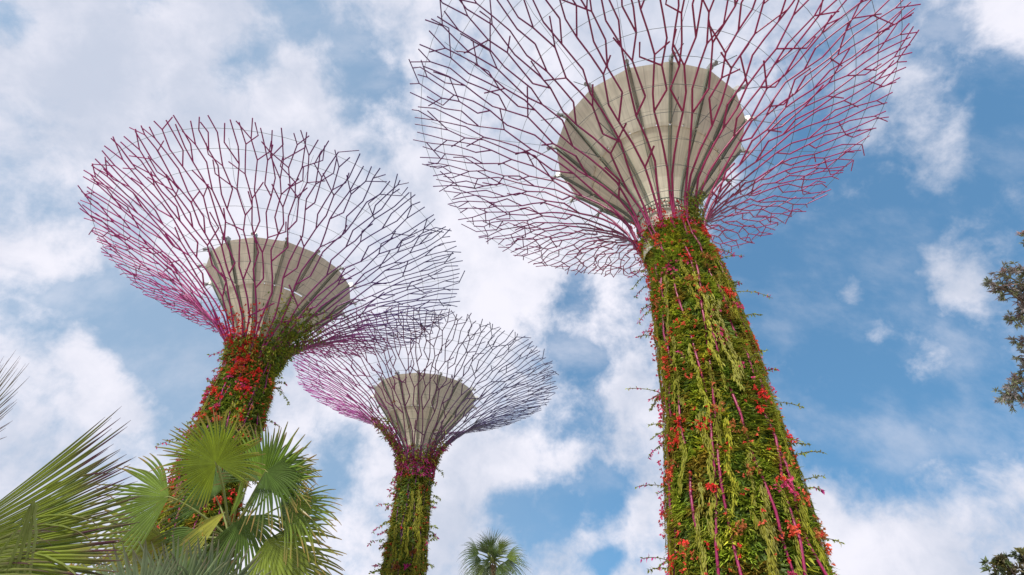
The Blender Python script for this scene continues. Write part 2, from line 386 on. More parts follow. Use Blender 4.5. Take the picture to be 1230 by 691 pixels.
def supertree(key, name, loc, label, trunk_prof, seed, leaf=1.0, dens=1.0, rod_r=.085, nsprig=46, veg_top=30.5, red_top=None, olive=0.0, neck_climb=False, sparse_top=None, lean=0.0):
    rnd = random.Random(seed); rg = np.random.default_rng(seed)
    root = empty(name, loc, label, 'supertree', 'giant steel tree structures with flared canopies')
    # angle of the camera side seen from the tree
    front = math.atan2(-loc[1], -loc[0])
    tz, tr = np.array(trunk_prof).T
    Rz = lambda z: np.interp(z, tz, tr)
    # trunk core
    mb = MB(); zz = np.linspace(-.1, 27.6, 30)
    prof = [(Rz(z)-.55, z) for z in zz]+[(2.1, 27.7)]
    revolve(mb, prof, 64); mb.build('trunk', M_CORE, root, smooth=True)
    mb = MB(); revolve(mb, [(2.05, 27.4), (1.95, 29.5), (1.92, 31.05)], 64); mb.build('neck_collar', M_SKIRT, root, smooth=True)
    # steel ribs of the canopy
    NR = 34
    for i in range(NR):
        mb = MB(); a = 2*PI*(i+.5)/NR; h = PI/NR
        start = a+(.82 if i % 2 == 0 else -.82)*h
        grow_rib(mb, a-h, a+h, start, 0.0, rnd, rod_r, [])
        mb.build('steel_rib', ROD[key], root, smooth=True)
    # rods down the trunk
    for i in range(18):
        mb = MB(); a = 2*PI*(i+.5)/18; k = 1 if i % 2 else -1
        P = []
        for z in np.linspace(0, 29, 24):
            tt = a + k*.16*math.sin(z/29*PI*2+i)
            rr = Rz(z)-.24+.16*math.sin(z*1.3+i*2.1)+max(0, 16-z)*.011
            if z > 28: rr = 2.45
            P.append((rr*math.cos(tt), rr*math.sin(tt), z))
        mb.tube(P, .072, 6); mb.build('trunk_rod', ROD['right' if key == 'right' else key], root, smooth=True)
    # cable net
    mb = MB()
    for s in np.linspace(2.2, SMAX-1.2, 12):
        r = rad_at(s); n = 60
        mb.tube([surf(2*PI*k/n, s, .12, -.05) for k in range(n+1)], .019, 4, cap=False)
    for k in range(16):
        a = 2*PI*k/16
        mb.tube([Vector((8.1*math.cos(a), 8.1*math.sin(a), 40.0)), surf(a+.03, SMAX-6.0), surf(a+.05, SMAX-2.0)], .017, 4, cap=False)
        mb.tube([Vector((8.1*math.cos(a), 8.1*math.sin(a), 40.0)), surf(a, SMAX-11.5)], .03, 4, cap=False)
        mb.tube([Vector((5.2*math.cos(a), 5.2*math.sin(a), 36.2)), surf(a, SMAX-15.0)], .03, 4, cap=False)
    mb.build('cable_net', M_CABLE, root, kind=None)
    # funnel: lower cone and upper skirt, each a closed shell
    mb = MB(); inner = FUN[::-1]-np.array([.10, -.05]); revolve(mb, np.concatenate([FUN, inner]), 96, closed=True)
    mb.build('funnel_cone', M_FUN, root, smooth=False)
    # skirt, faceted in 16 panels with slightly scalloped rim
    mb = MB(); nseg = 16*6
    t = 2*PI*np.arange(nseg+1)/nseg; ph = (np.arange(nseg+1) % 6)/6
    facet = np.cos(PI/16)/np.cos((ph-.5)*2*PI/16)
    pr = np.concatenate([SKT, SKT[::-1]-np.array([.10, -.02])]); m = len(pr)
    V = []
    for i in range(nseg+1):
        for j, (r, z) in enumerate(pr):
            wgt = min(1, max(0, (z-36.2)/2)); rr = r*(1-wgt+wgt*facet[i])
            V.append((rr*math.cos(t[i]), rr*math.sin(t[i]), z))
    F = [(i*m+j, (i+1)*m+j, (i+1)*m+(j+1) % m, i*m+(j+1) % m) for i in range(nseg) for j in range(m)]
    mb.add(V, F); mb.build('funnel_skirt', M_SKIRT, root)
    # slot covers between cone and skirt (some bays stay open)
    for k in range(32):
        if rnd.random() < .13: continue
        mb = MB(); revolve(mb, [(5.12, 36.08), (5.31, 36.33), (5.15, 36.35), (5.02, 36.10)], 4, closed=True, a0=2*PI*(k+.05)/32, a1=2*PI*(k+.95)/32)
        mb.build('slot_cover', M_SKIRT, root)
    # fins and rim lamps
    for k in range(16):
        mb = MB(); a = 2*PI*k/16
        for da in (-.035, .035):
            for P0 in (FUN, SKT):
                for (r1, z1), (r2, z2) in zip(P0[:-1], P0[1:]):
                    d1 = da*3/max(r1, 2.6) if True else 0; d2 = da*3/max(r2, 2.6)
                    c1, c2 = a+d1, a+d2
                    q1 = np.array([math.cos(c1), math.sin(c1), 0]); q2 = np.array([math.cos(c2), math.sin(c2), 0])
                    tg = np.array([-math.sin(a), math.cos(a), 0])*.022
                    k1 = 1.0; A1 = q1*(r1-.03)+[0, 0, z1]; A2 = q2*(r2-.03)+[0, 0, z2]
                    B1 = q1*(r1+.13)+[0, 0, z1-.07]; B2 = q2*(r2+.13)+[0, 0, z2-.07]
                    mb.add([A1-tg, A1+tg, A2+tg, A2-tg, B1-tg, B1+tg, B2+tg, B2-tg],
                           [(0, 3, 2, 1), (4, 5, 6, 7), (0, 4, 7, 3), (1, 2, 6, 5), (0, 1, 5, 4), (3, 7, 6, 2)])
        fn = mb.build('fin', M_FIN, root)
        mb = MB(); e = Vector((math.cos(a), math.sin(a), 0)); tg = Vector((-math.sin(a), math.cos(a), 0))
        mb.box(e*8.12+Vector((0, 0, 40.05)), e*.22, tg*.10, Vector((0, 0, .28)))
        mb.tube([e*8.3+Vector((0, 0, 40.1)), e*8.75+Vector((0, 0, 39.75))], [.10, .17], 8)
        mb.build('rim_bracket', M_LAMP, root)
    mb = MB()
    for k in range(60):
        a = 2*PI*k/60; e = Vector((math.cos(a), math.sin(a), 0)); tg = Vector((-math.sin(a), math.cos(a), 0))
        mb.box(e*2.12+Vector((0, 0, 31.0)), e*.05, tg*.025, Vector((0, 0, .42)))
    for z in (30.6, 31.4): mb.tube([(2.18*math.cos(2*PI*k/40), 2.18*math.sin(2*PI*k/40), z) for k in range(41)], .05, 5, cap=False)
    mb.build('base_grille', M_FIN, root)
    # ---- climbing plants: clumps of leaves in rough rows
    def cyl(th, z, off=0.0):
        r = Rz(z)+off
        return np.stack([r*np.cos(th), r*np.sin(th), z], 1)
    H = veg_top-2.0
    nc = int(9800*dens)
    th = rg.uniform(-PI, PI, nc); keep = (np.cos(th-front) > -.25) | (rg.random(nc) < .4); th = th[keep]; nc = len(th)
    z = 2.0+H*rg.random(nc)**1.0
    row = .55; z = np.where(rg.random(nc) < .6, np.round(z/row)*row+rg.normal(0, .06, nc), z)
    if sparse_top:
        pk = np.clip((sparse_top[1]-z)/(sparse_top[1]-sparse_top[0]), .10, 1); kk = rg.random(nc) < pk; th = th[kk]; z = z[kk]; nc = len(th)
    u = (th+PI)*3
    zmix = None; big = noise2(u, z, seed+1, 1.1, 1.9, 6*PI); fine = noise2(u, z, seed+2, .45, .5, 6*PI); rus = noise2(u, z, seed+3, .6, 1.6, 6*PI)
    strk = noise2(u, z, seed+5, .42, 4.5, 6*PI)
    lush = noise2(u, z, seed+9, .7, .9, 6*PI)
    rod_gap = np.abs(((th-2*PI*.5/18) % (2*PI/18))-PI/18)*0
    kk = rg.random(nc) < np.clip(.25+1.5*(lush-.22), .10, 1); u0 = u; okm = kk
    th, z, big, fine, rus, strk = th[kk], z[kk], big[kk], fine[kk], rus[kk], strk[kk]; nc = len(th)
    cc = (DKG[None]*(1-big[:, None])*1.3+MDG[None]*big[:, None]*1.35)*1.12
    cc = np.where((fine > .56)[:, None], cc*.5+OLV*.75, cc)
    cc = np.where((strk > .66)[:, None], cc*.35+YLG*.75, cc)
    cc = np.where((rus > .74)[:, None], cc*.55+RUST*.5, cc)
    cc = cc*(1-olive)+olive*(OLV*1.3)[None]
    nl = 9
    Pb = np.repeat(cyl(th, z, -.22-.22*leaf), nl, 0)
    thr = np.repeat(th, nl); e = np.stack([np.cos(thr), np.sin(thr), 0*thr], 1); tg = np.stack([-np.sin(thr), np.cos(thr), 0*thr], 1); up = np.array([0, 0, 1.])
    n = len(Pb)
    sd_ = rg.uniform(-1.25, 1.25, n)[:, None]; vv = rg.uniform(-.75, .55, n)[:, None]
    D = unit(e*rg.uniform(.35, 1.0, n)[:, None]+tg*sd_+up*vv)
    Pb = Pb+e*rg.uniform(0, .16, n)[:, None]+tg*rg.normal(0, .09, n)[:, None]+up*rg.normal(0, .07, n)[:, None]
    S = np.cross(D, up+rg.normal(0, .25, (n, 3)))
    Cl = np.repeat(cc*rg.uniform(.6, 1.35, nc)[:, None], nl, 0)*rg.uniform(.6, 1.45, n)[:, None]
    pt = noise2(u0[okm], z, seed+12, .95, 1.5, 6*PI); fern = pt > .60; big_ = pt < .34
    lm = np.repeat(np.where(fern, 1.25, np.where(big_, .8, 1.0)), nl); wm = np.repeat(np.where(fern, .62, np.where(big_, 1.45, 1.0)), nl)
    fr = np.repeat(fern, nl)[:, None]; D = unit(np.where(fr, D*[1, 1, .35]-up*.25, D))
    mb = MB(); leaves(mb, Pb, D, S, rg.uniform(.28, .58, n)*leaf*lm, rg.uniform(.07, .14, n)*leaf*wm, Cl)
    # under-layer hugging the panel so that no bare core shows
    m2 = int(26000*dens); t2 = rg.uniform(-PI, PI, m2); z2 = 2+(H-.3)*rg.random(m2)
    if sparse_top:
        kk = rg.random(m2) < np.clip((sparse_top[1]-z2)/(sparse_top[1]-sparse_top[0]), .35, 1); t2 = t2[kk]; z2 = z2[kk]; m2 = len(t2)
    e2 = np.stack([np.cos(t2), np.sin(t2), 0*t2], 1); tg2 = np.stack([-np.sin(t2), np.cos(t2), 0*t2], 1)
    D2 = unit(e2*.25+tg2*rg.normal(0, .7, m2)[:, None]-up*rg.uniform(-.3, 1, m2)[:, None])
    leaves(mb, cyl(t2, z2, -.45), D2, np.cross(D2, e2), rg.uniform(.3, .6, m2)*leaf, rg.uniform(.12, .2, m2)*leaf, DKG[None]*rg.uniform(.5, 1.5, m2)[:, None]+MDG[None]*.12)
    mb.build('climbing_foliage', M_LEAF, root, kind='stuff')

    # ---- hanging yellow-green moss in vertical streamers
    mb = MB(); ns = {'right': 125, 'left': 34, 'mid': 60}[key]
    for q in range(ns):
        t0 = rg.uniform(-PI, PI); zt = rg.uniform(8, veg_top-3); ln = rg.uniform(2.5, 7.5); wd_ = rg.uniform(.07, .17)
        cm = YLG*(1-(mx_ := rg.random())*.35)+MDG*mx_*.35; k = int(ln*30*(.5+.5*dens)); zz_ = zt-ln*rg.random(k); tt = t0+.05*np.sin(zz_*1.1+q)+.03*np.sin(zz_*2.7)+rg.normal(0, wd_, k)/Rz(zz_)*.6
        ok = zz_ > 2; zz_ = zz_[ok]; tt = tt[ok]; k = len(tt)
        if k < 5: continue
        ee = np.stack([np.cos(tt), np.sin(tt), 0*tt], 1); gg = np.stack([-np.sin(tt), np.cos(tt), 0*tt], 1)
        Dm = unit(ee*rg.uniform(.0, .35, k)[:, None]+gg*rg.normal(0, .22, k)[:, None]-up)
        leaves(mb, cyl(tt, zz_, rg.uniform(-.15, .1)), Dm, gg, rg.uniform(.18, .42, k)*leaf, rg.uniform(.04, .08, k)*leaf, (cm*rg.uniform(.55, 1.05))[None]*rg.uniform(.7, 1.25, k)[:, None])
    mb.build('hanging_moss', M_LEAF, root, kind='stuff')

    # ---- flowers in loose clusters
    mb = MB(); nf = {'right': 215, 'left': 110, 'mid': 45}[key]
    FP = []; FC = []
    for q in range(nf):
        t0 = rg.uniform(-PI, PI); z0 = 3+(veg_top-3)*rg.random()
        if red_top and q < nf*.26: t0 = front+rg.normal(red_top[2], .6); z0 = rg.uniform(red_top[0], red_top[1])
        k = rg.integers(3, 20); pick = rg.random()
        c0 = RED if pick < .45 else CORAL if pick < .72 else RUST*1.6 if pick < .86 else PINK
        if key == 'mid': c0 = RUST if pick < .5 else OLV if pick < .8 else MAG
        sp = rg.uniform(.12, .34)
        zz_ = z0+rg.normal(0, sp*.8, k); tt = t0+rg.normal(0, sp, k)/Rz(z0)
        rr = np.where(zz_ > 30, 2.6, Rz(zz_))+rg.uniform(-.05, .2, k)
        FP.append(np.stack([rr*np.cos(tt), rr*np.sin(tt), zz_], 1)); FC.append(np.repeat(c0[None], k, 0)*rg.uniform(.7, 1.2, k)[:, None])
    k = {'right': 460, 'left': 420, 'mid': 110}[key]; tt = rg.uniform(-PI, PI, k); zz_ = 3+(veg_top-3)*rg.random(k)
    FP.append(cyl(tt, zz_, .05)); FC.append(np.where(rg.random(k)[:, None] < .5, RED, CORAL)*.85)
    # pink bougainvillea edge on the left-hand side
    k = {'right': 360, 'left': 420, 'mid': 70}[key]; tt = front-PI/2*1.02+rg.normal(0, .17, k); zc_ = rg.uniform(5, veg_top, 26); zz_ = zc_[rg.integers(0, 26, k)]+rg.normal(0, .45, k)
    zz_ = np.clip(zz_, 2, veg_top); FP.append(cyl(tt, zz_, 0)+np.stack([np.cos(tt), np.sin(tt), 0*tt], 1)*rg.uniform(-.1, .38, k)[:, None]); FC.append(np.where(rg.random(k)[:, None] < .6, PINK, RED*.8)*rg.uniform(.7, 1.2, k)[:, None])
    if neck_climb:
        k = 420; tt = front-.7+rg.normal(0, .45, k); ss = 5.5*rg.beta(1, 1.8, k)
        FP.append(np.array([surf(a, b, rg.uniform(-.1, .3)) for a, b in zip(tt, ss)])); FC.append(np.repeat(RED[None], k, 0)*rg.uniform(.7, 1.2, k)[:, None])
    if key == 'right':      # red blossom right under the funnel
        k = 230; tt = front+rg.normal(0, .8, k); zz_ = rg.uniform(28.3, 30.9, k); FP.append(np.stack([2.55*np.cos(tt), 2.55*np.sin(tt), zz_], 1)); FC.append(np.where(rg.random(k)[:, None] < .6, RED, PINK)*rg.uniform(.7, 1.1, k)[:, None])
    if key == 'mid':        # magenta tangle round the bare neck
        k = 620; tt = rg.uniform(-PI, PI, k); zz_ = 26.8+4.2*rg.beta(1.2, 1.5, k); FP.append(np.stack([2.6*np.cos(tt), 2.6*np.sin(tt), zz_], 1)); FC.append(np.where(rg.random(k)[:, None] < .6, MAG, RUST)*rg.uniform(.7, 1.1, k)[:, None])
    FP = np.concatenate(FP); FC = np.concatenate(FC); n = len(FP)
    npet = 5; Pp = np.repeat(FP, npet, 0); Cp = np.repeat(FC, npet, 0)
    Dp = unit(rg.normal(0, 1, (n*npet, 3))+unit(np.repeat(FP*[1, 1, 0], npet, 0))*.5); Sp = np.cross(Dp, rg.normal(0, 1, (n*npet, 3)))
    leaves(mb, Pp, Dp, Sp, rg.uniform(.09, .17, n*npet)*leaf, rg.uniform(.07, .12, n*npet)*leaf, Cp)
    mb.build('blossom_cover', M_FLOWER, root, kind='stuff')

    # ---- sprigs arching clear of the trunk
    for q in range(nsprig):
        sideq = rnd.random()
        a = front+(1 if rnd.random() < .5 else -1)*rnd.gauss(PI/2*.97, .22) if sideq < .8 else rnd.uniform(-PI, PI)
        zq = rnd.uniform(4, veg_top-.5); r0_ = float(Rz(zq))-.3
        e = Vector((math.cos(a), math.sin(a), 0)); tg = Vector((-math.sin(a), math.cos(a), 0))
        ln = rnd.uniform(.9, 1.9) if rnd.random() < .8 else rnd.uniform(2.0, 3.0)
        d = (e*1.0+tg*rnd.uniform(-.5, .5)+Vector((0, 0, rnd.uniform(.0, .9)))).normalized()
        P = [e*r0_+Vector((0, 0, zq))]; dr = rnd.uniform(.5, 1.4)
        for k in range(7): d = (d+Vector((0, 0, -dr*.17))).normalized(); P.append(P[-1]+d*ln/7)
        mb = MB(); gcol = MDG*rnd.uniform(.7, 1.3); mb.tube(P, [.022]*7+[.01], 4, c=(.14, .12, .06))
        pk = rnd.random() < .6
        LP = []; LD = []; LC = []
        for k in range(1, 8):
            for j in range(5):
                f = rnd.random(); b = P[k-1].lerp(P[k], f); v = Vector((rnd.gauss(0, 1), rnd.gauss(0, 1), rnd.gauss(0, .7))).normalized()
                LP.append(b); LD.append(v+d*.5); LC.append((PINK if rnd.random() < .5 else MAG)*rnd.uniform(.7, 1.1) if (pk and k > 4 and rnd.random() < .6) else gcol*rnd.uniform(.6, 1.3) if rnd.random() < .8 else OLV)
        LP = np.array([tuple(x) for x in LP]); LD = np.array([tuple(x) for x in LD])
        leaves(mb, LP, LD, np.cross(LD, rg.normal(0, 1, LD.shape)), rg.uniform(.12, .26, len(LP))*leaf, rg.uniform(.06, .12, len(LP))*leaf, np.array(LC))
        mb.build('sprig', M_LEAF, root)
    # vines climbing onto the ribs
    if neck_climb or sparse_top or True:
        mb = MB(); LP = []; LC = []
        spec = {'left': [(front+.85, .42, 8.2, 1050), (front-.6, .6, 2.6, 450), (front+2.2, 1.2, 3, 300)],
                'right': [(front+.95, .14, 3.2, 260), (front+.9, .2, 1.2, 80)],
                'mid': [(front, PI, 3.0, 420), (front-1.6, .35, 11, 500), (front+1.3, .4, 5, 240)]}[key]
        for (a0, sp, smax_, k) in spec:
            tt = a0+rg.normal(0, sp, k); ss = smax_*rg.beta(1.0, 2.2, k)
            # cling to the ribs: snap the angle to the nearest one
            st = 2*PI/34; tt = np.where(rg.random(k) < .7, (np.floor(tt/st)+.5)*st+rg.normal(0, .03, k), tt)
            for a, b in zip(tt, ss): LP.append(tuple(surf(a, b, rg.normal(0, .15), rg.normal(0, .15))))
            pal = [MDG, DKG*1.4, OLV] if key != 'mid' else [OLV*.9, MAG*.8, RUST*.8, MDG]
            idx = rg.integers(0, len(pal), k); LC.append(np.array(pal)[idx]*rg.uniform(.6, 1.3, k)[:, None])
        LP = np.repeat(np.array(LP), 3, 0); LC = np.repeat(np.concatenate(LC), 3, 0); n = len(LP)
        Dn = unit(rg.normal(0, 1, (n, 3))-[0, 0, .4]); leaves(mb, LP+rg.normal(0, .1, (n, 3)), Dn, np.cross(Dn, rg.normal(0, 1, (n, 3))), rg.uniform(.2, .42, n)*leaf, rg.uniform(.07, .13, n)*leaf, LC)
        mb.build('neck_vines', M_LEAF, root, kind='stuff')
    if lean:      # the planted trunk stands a little off the funnel's axis
        side = np.array([-math.sin(front), math.cos(front)])*lean
        for o in root.children:
            if o.name.split('.')[0] in ('trunk', 'trunk_rod', 'climbing_foliage', 'hanging_moss', 'blossom_cover', 'sprig', 'service_pipe'):
                n = len(o.data.vertices); a = np.empty(n*3); o.data.vertices.foreach_get('co', a); a = a.reshape(-1, 3)
                k = np.clip((31-a[:, 2])/6, 0, 1); k = k*k*(3-2*k); q_ = np.clip((17-a[:, 2])/11, 0, 1); k = k*(1-.75*q_*q_*(3-2*q_)); a[:, :2] += side[None]*k[:, None]
                o.data.vertices.foreach_set('co', a.ravel()); o.data.update()
    return root

PR_R = [(0, 4.3), (4, 4.0), (7, 3.72), (10.5, 3.5), (15, 3.1), (21, 2.82), (26, 2.5), (29, 2.35), (32, 2.3)]
PR_L = [(0, 3.9), (8, 3.3), (15, 3.0), (21, 2.9), (25, 2.8), (27.5, 2.6), (29, 2.4), (32, 2.4)]
PR_M = [(0, 3.9), (8, 3.3), (15, 2.8), (19, 2.6), (24.5, 2.35), (28.3, 2.4), (32, 2.4)]
def pol(az, d): return (d*math.sin(az), d*math.cos(az), 0)
supertree('right', 'supertree', pol(.379, 31.43), 'tallest looking supertree, on the right, with burgundy rods and ferns on its trunk', PR_R, 21, leaf=1.0, dens=1.35, rod_r=.088, nsprig=44, veg_top=29.2, lean=.62)
supertree('left', 'supertree', pol(-.4995, 56.2), 'supertree behind the green fan palm, red blossom below its funnel', PR_L, 34, leaf=1.5, dens=.75, rod_r=.098, nsprig=52, veg_top=31.5, red_top=(25, 31, -.45), neck_climb=True)
supertree('mid', 'supertree', pol(-.171, 78.9), 'smallest looking supertree, between the other two, with thin plum rods', PR_M, 55, leaf=1.9, dens=.5, rod_r=.095, nsprig=44, veg_top=29.5, olive=.7, sparse_top=(26.2, 28.0))

# ------------------------------------------------------------------ fan palms
def frond(parent, crown, hub, axis, normal, R, spread, nseg=44, droop=.25, col=(.10, .19, .03), tip=(.25, .20, .06), split=.40, tipthin=1.0, petr=.014, lvar=.08, cup=.12, pet_curve=.1, jit0=.03):
    """a pleated fan blade on a petiole; hub / axis / normal in world space"""
    a = Vector(axis).normalized(); n = Vector(normal); n = (n-a*n.dot(a)).normalized(); b = n.cross(a)
    H = Vector(hub)
    mb = MB(); dphi = spread/nseg; ts = np.array([.02, .12, .25, .4, .52, .64, .76, .87, .95, 1.0])
    col = np.array(col); tip = np.array(tip)
    for i in range(nseg):
        ph = -spread/2+dphi*(i+.5)
        ln = R*(.80+.20*math.cos(ph*.62))*random.uniform(1-lvar, 1+lvar)
        d = a*math.cos(ph)+b*math.sin(ph); sd2 = -a*math.sin(ph)+b*math.cos(ph)
        jit = random.gauss(0, jit0); dr = droop*random.uniform(.6, 1.5)
        if random.random() < .07: dr += .5
        kink = random.gauss(0, .02); V = []; C = []
        shade = random.uniform(.82, 1.18)
        tw = random.uniform(-.5, .5); wither = 2.6 if random.random() < .18 else 1.0
        for t in ts:
            r = ln*t
            wd_ = r*dphi*.5 if t < split else (R*split*dphi*.5)*max(0.02, (1-(t-split)/(1-split)))**(.75*tipthin)
            p = H+d*r+sd2*(jit*r*max(0, t-split)*2)+n*(cup*R*(t**2)*(.6+.4*math.cos(ph)))
            p += Vector((0, 0, -1))*(dr*R*max(0, t-.35)**2)
            hgt = wd_*.55
            o_ = tw*max(0, t-split)
            sx = (sd2*math.cos(o_)+n*math.sin(o_))
            V += [tuple(p-sx*wd_*1.0-n*hgt), tuple(p+n*hgt*.3), tuple(p+sx*wd_*1.0-n*hgt)]
            f = max(0, (t-.72)/.28)**1.4
            f = min(1, f*wither); c = (col*(1-f)+tip*f)*shade
            base = 1.0+.25*(1-t)
            C += [c*base*.92, c*base*1.12, c*base*.92]
        m = len(ts); F = []
        for k in range(m-1):
            F += [(3*k, 3*k+1, 3*k+4, 3*k+3), (3*k+1, 3*k+2, 3*k+5, 3*k+4)]
        mb.add(V, F, np.array(C))
    o = mb.build('frond', M_PALM, parent)
    pb = MB(); C0 = Vector(crown); mid = C0.lerp(H, .55)+Vector((0, 0, pet_curve*(H-C0).length))
    P = [C0*(1-t)**2+mid*2*t*(1-t)+H*t*t for t in np.linspace(0, 1, 8)]+[H+a*R*.06]
    pb.tube(P, [petr*1.7, petr*1.5, petr*1.35, petr*1.2, petr*1.1, petr, petr*.95, petr*.9, petr*.3], 6, c=(.20, .23, .07))
    pb.build('petiole', M_STEM, o, smooth=True)
    return o
def palm_trunk(parent, top, h, r0, r1):
    mb = MB(); n = 26; P = []; rr = []
    for i in range(n):
        t = i/(n-1); P.append((top[0]+.05*math.sin(t*5), top[1], top[2]-h*(1-t))); rr.append((r0+(r1-r0)*t)*(1+.07*(i % 2)))
    mb.tube(P, rr, 14); tr_ = mb.build('trunk', M_BARK, parent, smooth=False)
    # old leaf bases under the crown
    mb = MB()
    for i in range(46):
        a = i*2.4; z = top[2]-.02-.018*i*max(1, r1/.12); e = Vector((math.cos(a), math.sin(a), 0)); b0 = Vector(top)*1.0; b0.z = z
        s_ = max(1, r1/.12)
        mb.tube([b0+e*r1*.8, b0+e*(r1+.08*s_)+Vector((0, 0, .10*s_)), b0+e*(r1+.12*s_)+Vector((0, 0, .22*s_))], [.035*s_, .028*s_, .012*s_], 5, c=(.16, .11, .06))
    mb.build('leaf_bases', M_STEM, parent)

def S3(x, y, t): return (Rv*x+Uv*y+Tv*t)
GRN = (.21, .28, .02); BLU = (.13, .20, .085); YEL = (.30, .30, .045); DGR = (.07, .12, .022)

# --- middle fan palm before the left supertree
DP = 9.5; k1 = DP/FPX
cr0 = at(276, 648, DP)
base = (cr0.x, cr0.y, 0)
pb_ = empty('fan_palm', base, 'green fan palm with round drooping fronds in front of the left supertree trunk', 'palm tree')
def loc_(v, b): return Vector(v)-Vector(b)
palm_trunk(pb_, loc_(cr0, base)+Vector((0, 0, -.05)), cr0.z, .17, .13)
FR = [ # hub px, toward m, axis angle deg, axis toward, normal (x,y,t), R px, spread, droop, colour, extra
 ((280, 545), .55, 112, .05, (.05, .15, 1), 66, 300, .10, GRN, {}),
 ((214, 590), .25, 186, .30, (-.1, .9, .75), 86, 150, .40, (.12,.18,.025), {}),
 ((318, 582), .10, 52, -.05, (-.35, .1, 1), 82, 150, .12, (.15, .25, .03), {}),
 ((327, 560), .25, -25, .25, (.3, .6, .9), 62, 150, .45, DGR, {}),
 ((346, 572), .0, 5, .1, (.2, .8, .7), 42, 140, .7, DGR, {}),
 ((348, 602), .15, -12, .15, (.1, 1, .55), 66, 120, .55, (.14, .20, .03), {}),
 ((334, 634), .45, -28, .3, (.35, .9, .6), 86, 150, .5, (.17, .22, .03), {}),
 ((340, 660), .3, -38, .2, (.3, .9, .5), 86, 130, .5, (.15, .19, .03), {}),
 ((215, 640), .35, 172, .2, (-.1, 1, .45), 105, 95, .22, (.20, .22, .03), {}),
 ((236, 655), .45, 186, .2, (-.1, 1, .45), 88, 90, .30, YEL, {}),
 ((292, 608), .45, 62, .0, (-.8, .2, .5), 62, 55, .10, (.14, .22, .03), {}),
 ((290, 600), .55, 222, .3, (-.5, .6, .8), 50, 60, .5, YEL, {}),
 ((302, 610), .35, -62, .35, (.4, .5, .9), 72, 140, .6, DGR, {}),
 ((262, 622), .5, 232, .35, (-.4, .6, .9), 70, 130, .6, DGR, {}),
 ((284, 640), .6, -100, .4, (.0, .6, .9), 60, 120, .6, (.12, .17, .03), {}),
 ((303, 556), .35, 88, .0, (-.9, .1, .45), 42, 40, .0, YEL, {}),
 ((250, 560), -.3, 140, -.3, (-.2, .3, 1), 60, 160, .15, DGR, {}),
 ((300, 590), -.5, 80, -.6, (0, .6, .8), 62, 200, .2, DGR, {}),
 ((240, 610), -.5, 160, -.5, (-.2, .8, .6), 62, 160, .4, DGR, {}),
 ((322, 640), -.5, 10, -.5, (.2, .8, .6), 62, 160, .4, DGR, {}),
 ((262, 672), .3, 250, .3, (0, .5, .9), 50, 130, .5, (.15, .13, .04), {}),
]
for (hp, tw, an, at_, nm, Rp, sp, dr, cl, ex) in FR:
    an = math.radians(an)
    frond(pb_, loc_(cr0, base), loc_(at(*hp, DP)+Tv*tw, base), S3(math.cos(an), math.sin(an), at_), S3(*nm), Rp*k1*(1-tw/DP), math.radians(sp), max(14, int(sp*.20)), dr, cl, tip=(.30, .20, .06), tipthin=.5, lvar=.1, split=.48, **ex)

# --- near left palm whose big frond fills the left edge
DL = 3.3; k2 = DL/FPX
crA = at(-150, 742, DL); baseA = (crA.x, crA.y, 0)
pa = empty('fan_palm', baseA, 'near fan palm at the left edge with huge frond ending in thin brown tips', 'palm tree')
palm_trunk(pa, loc_(crA, baseA), crA.z, .14, .11)
FA = [((-100, 674), .0, 3, .05, (-.15, .55, .85), 266, 84, .05, (.18, .23, .025), dict(split=.74, nseg=74, jit0=.012)),
      ((-100, 690), -.12, -1, .0, (-.15, .6, .8), 236, 80, .12, (.12, .17, .03), dict(split=.6, nseg=50, jit0=.02)),
      ((-110, 700), .25, 8, .1, (-.1, .8, .7), 240, 60, .30, (.17, .21, .05), dict(split=.62)),
      ((-118, 575), -.1, 30, .0, (-.5, .5, .7), 165, 110, .10, (.13, .12, .05), dict(split=.4)),
      ((-130, 760), -.2, 130, -.2, (.2, .5, .9), 120, 150, .2, DGR, {}),
      ((-180, 700), -.1, 160, .2, (.2, .7, .7), 200, 150, .3, DGR, {}),
      ((-170, 770), .3, 220, .4, (.2, .7, .7), 200, 150, .4, DGR, {}),
      ((-120, 790), .3, -40, .4, (.2, .8, .5), 170, 140, .4, DGR, {})]
for (hp, tw, an, at_, nm, Rp, sp, dr, cl, ex) in FA:
    an = math.radians(an)
    frond(pa, loc_(crA, baseA), loc_(at(*hp, DL)+Tv*tw, baseA), S3(math.cos(an), math.sin(an), at_), S3(*nm), Rp*k2, math.radians(sp), ex.pop('nseg', 44), dr, cl, tip=(.09, .03, .05), petr=.012, tipthin=.75, **ex)
# folded strap leaflets
mb = MB()
for (P, wd_) in ([[(20, 690), (30, 640), (41, 601), (34, 618), (22, 650), (8, 690)], 3.4], [[(12, 700), (32, 645), (45, 606), (38, 630), (34, 664), (28, 700)], 3.0], [[(-5, 672), (18, 640), (40, 603), (44, 640), (36, 690)], 2.6]):
    for (p0, p1), (q0, q1) in zip(zip(P[:-1], P[1:]), [(i/len(P), (i+1)/len(P)) for i in range(len(P)-1)]):
        A = at(*p0, 3.0); B = at(*p1, 3.0); s = (B-A).cross(Tv).normalized()*wd_*.55*3.0/FPX
        u_ = Tv*.012
        A = A-Vector(baseA); B = B-Vector(baseA)
        mb.add([tuple(A-s), tuple(A+u_), tuple(A+s), tuple(B-s), tuple(B+u_), tuple(B+s)], [(0, 1, 4, 3), (1, 2, 5, 4)], np.array([.24, .30, .09]))
mb.build('folded_leaflet', M_PALM, pa)

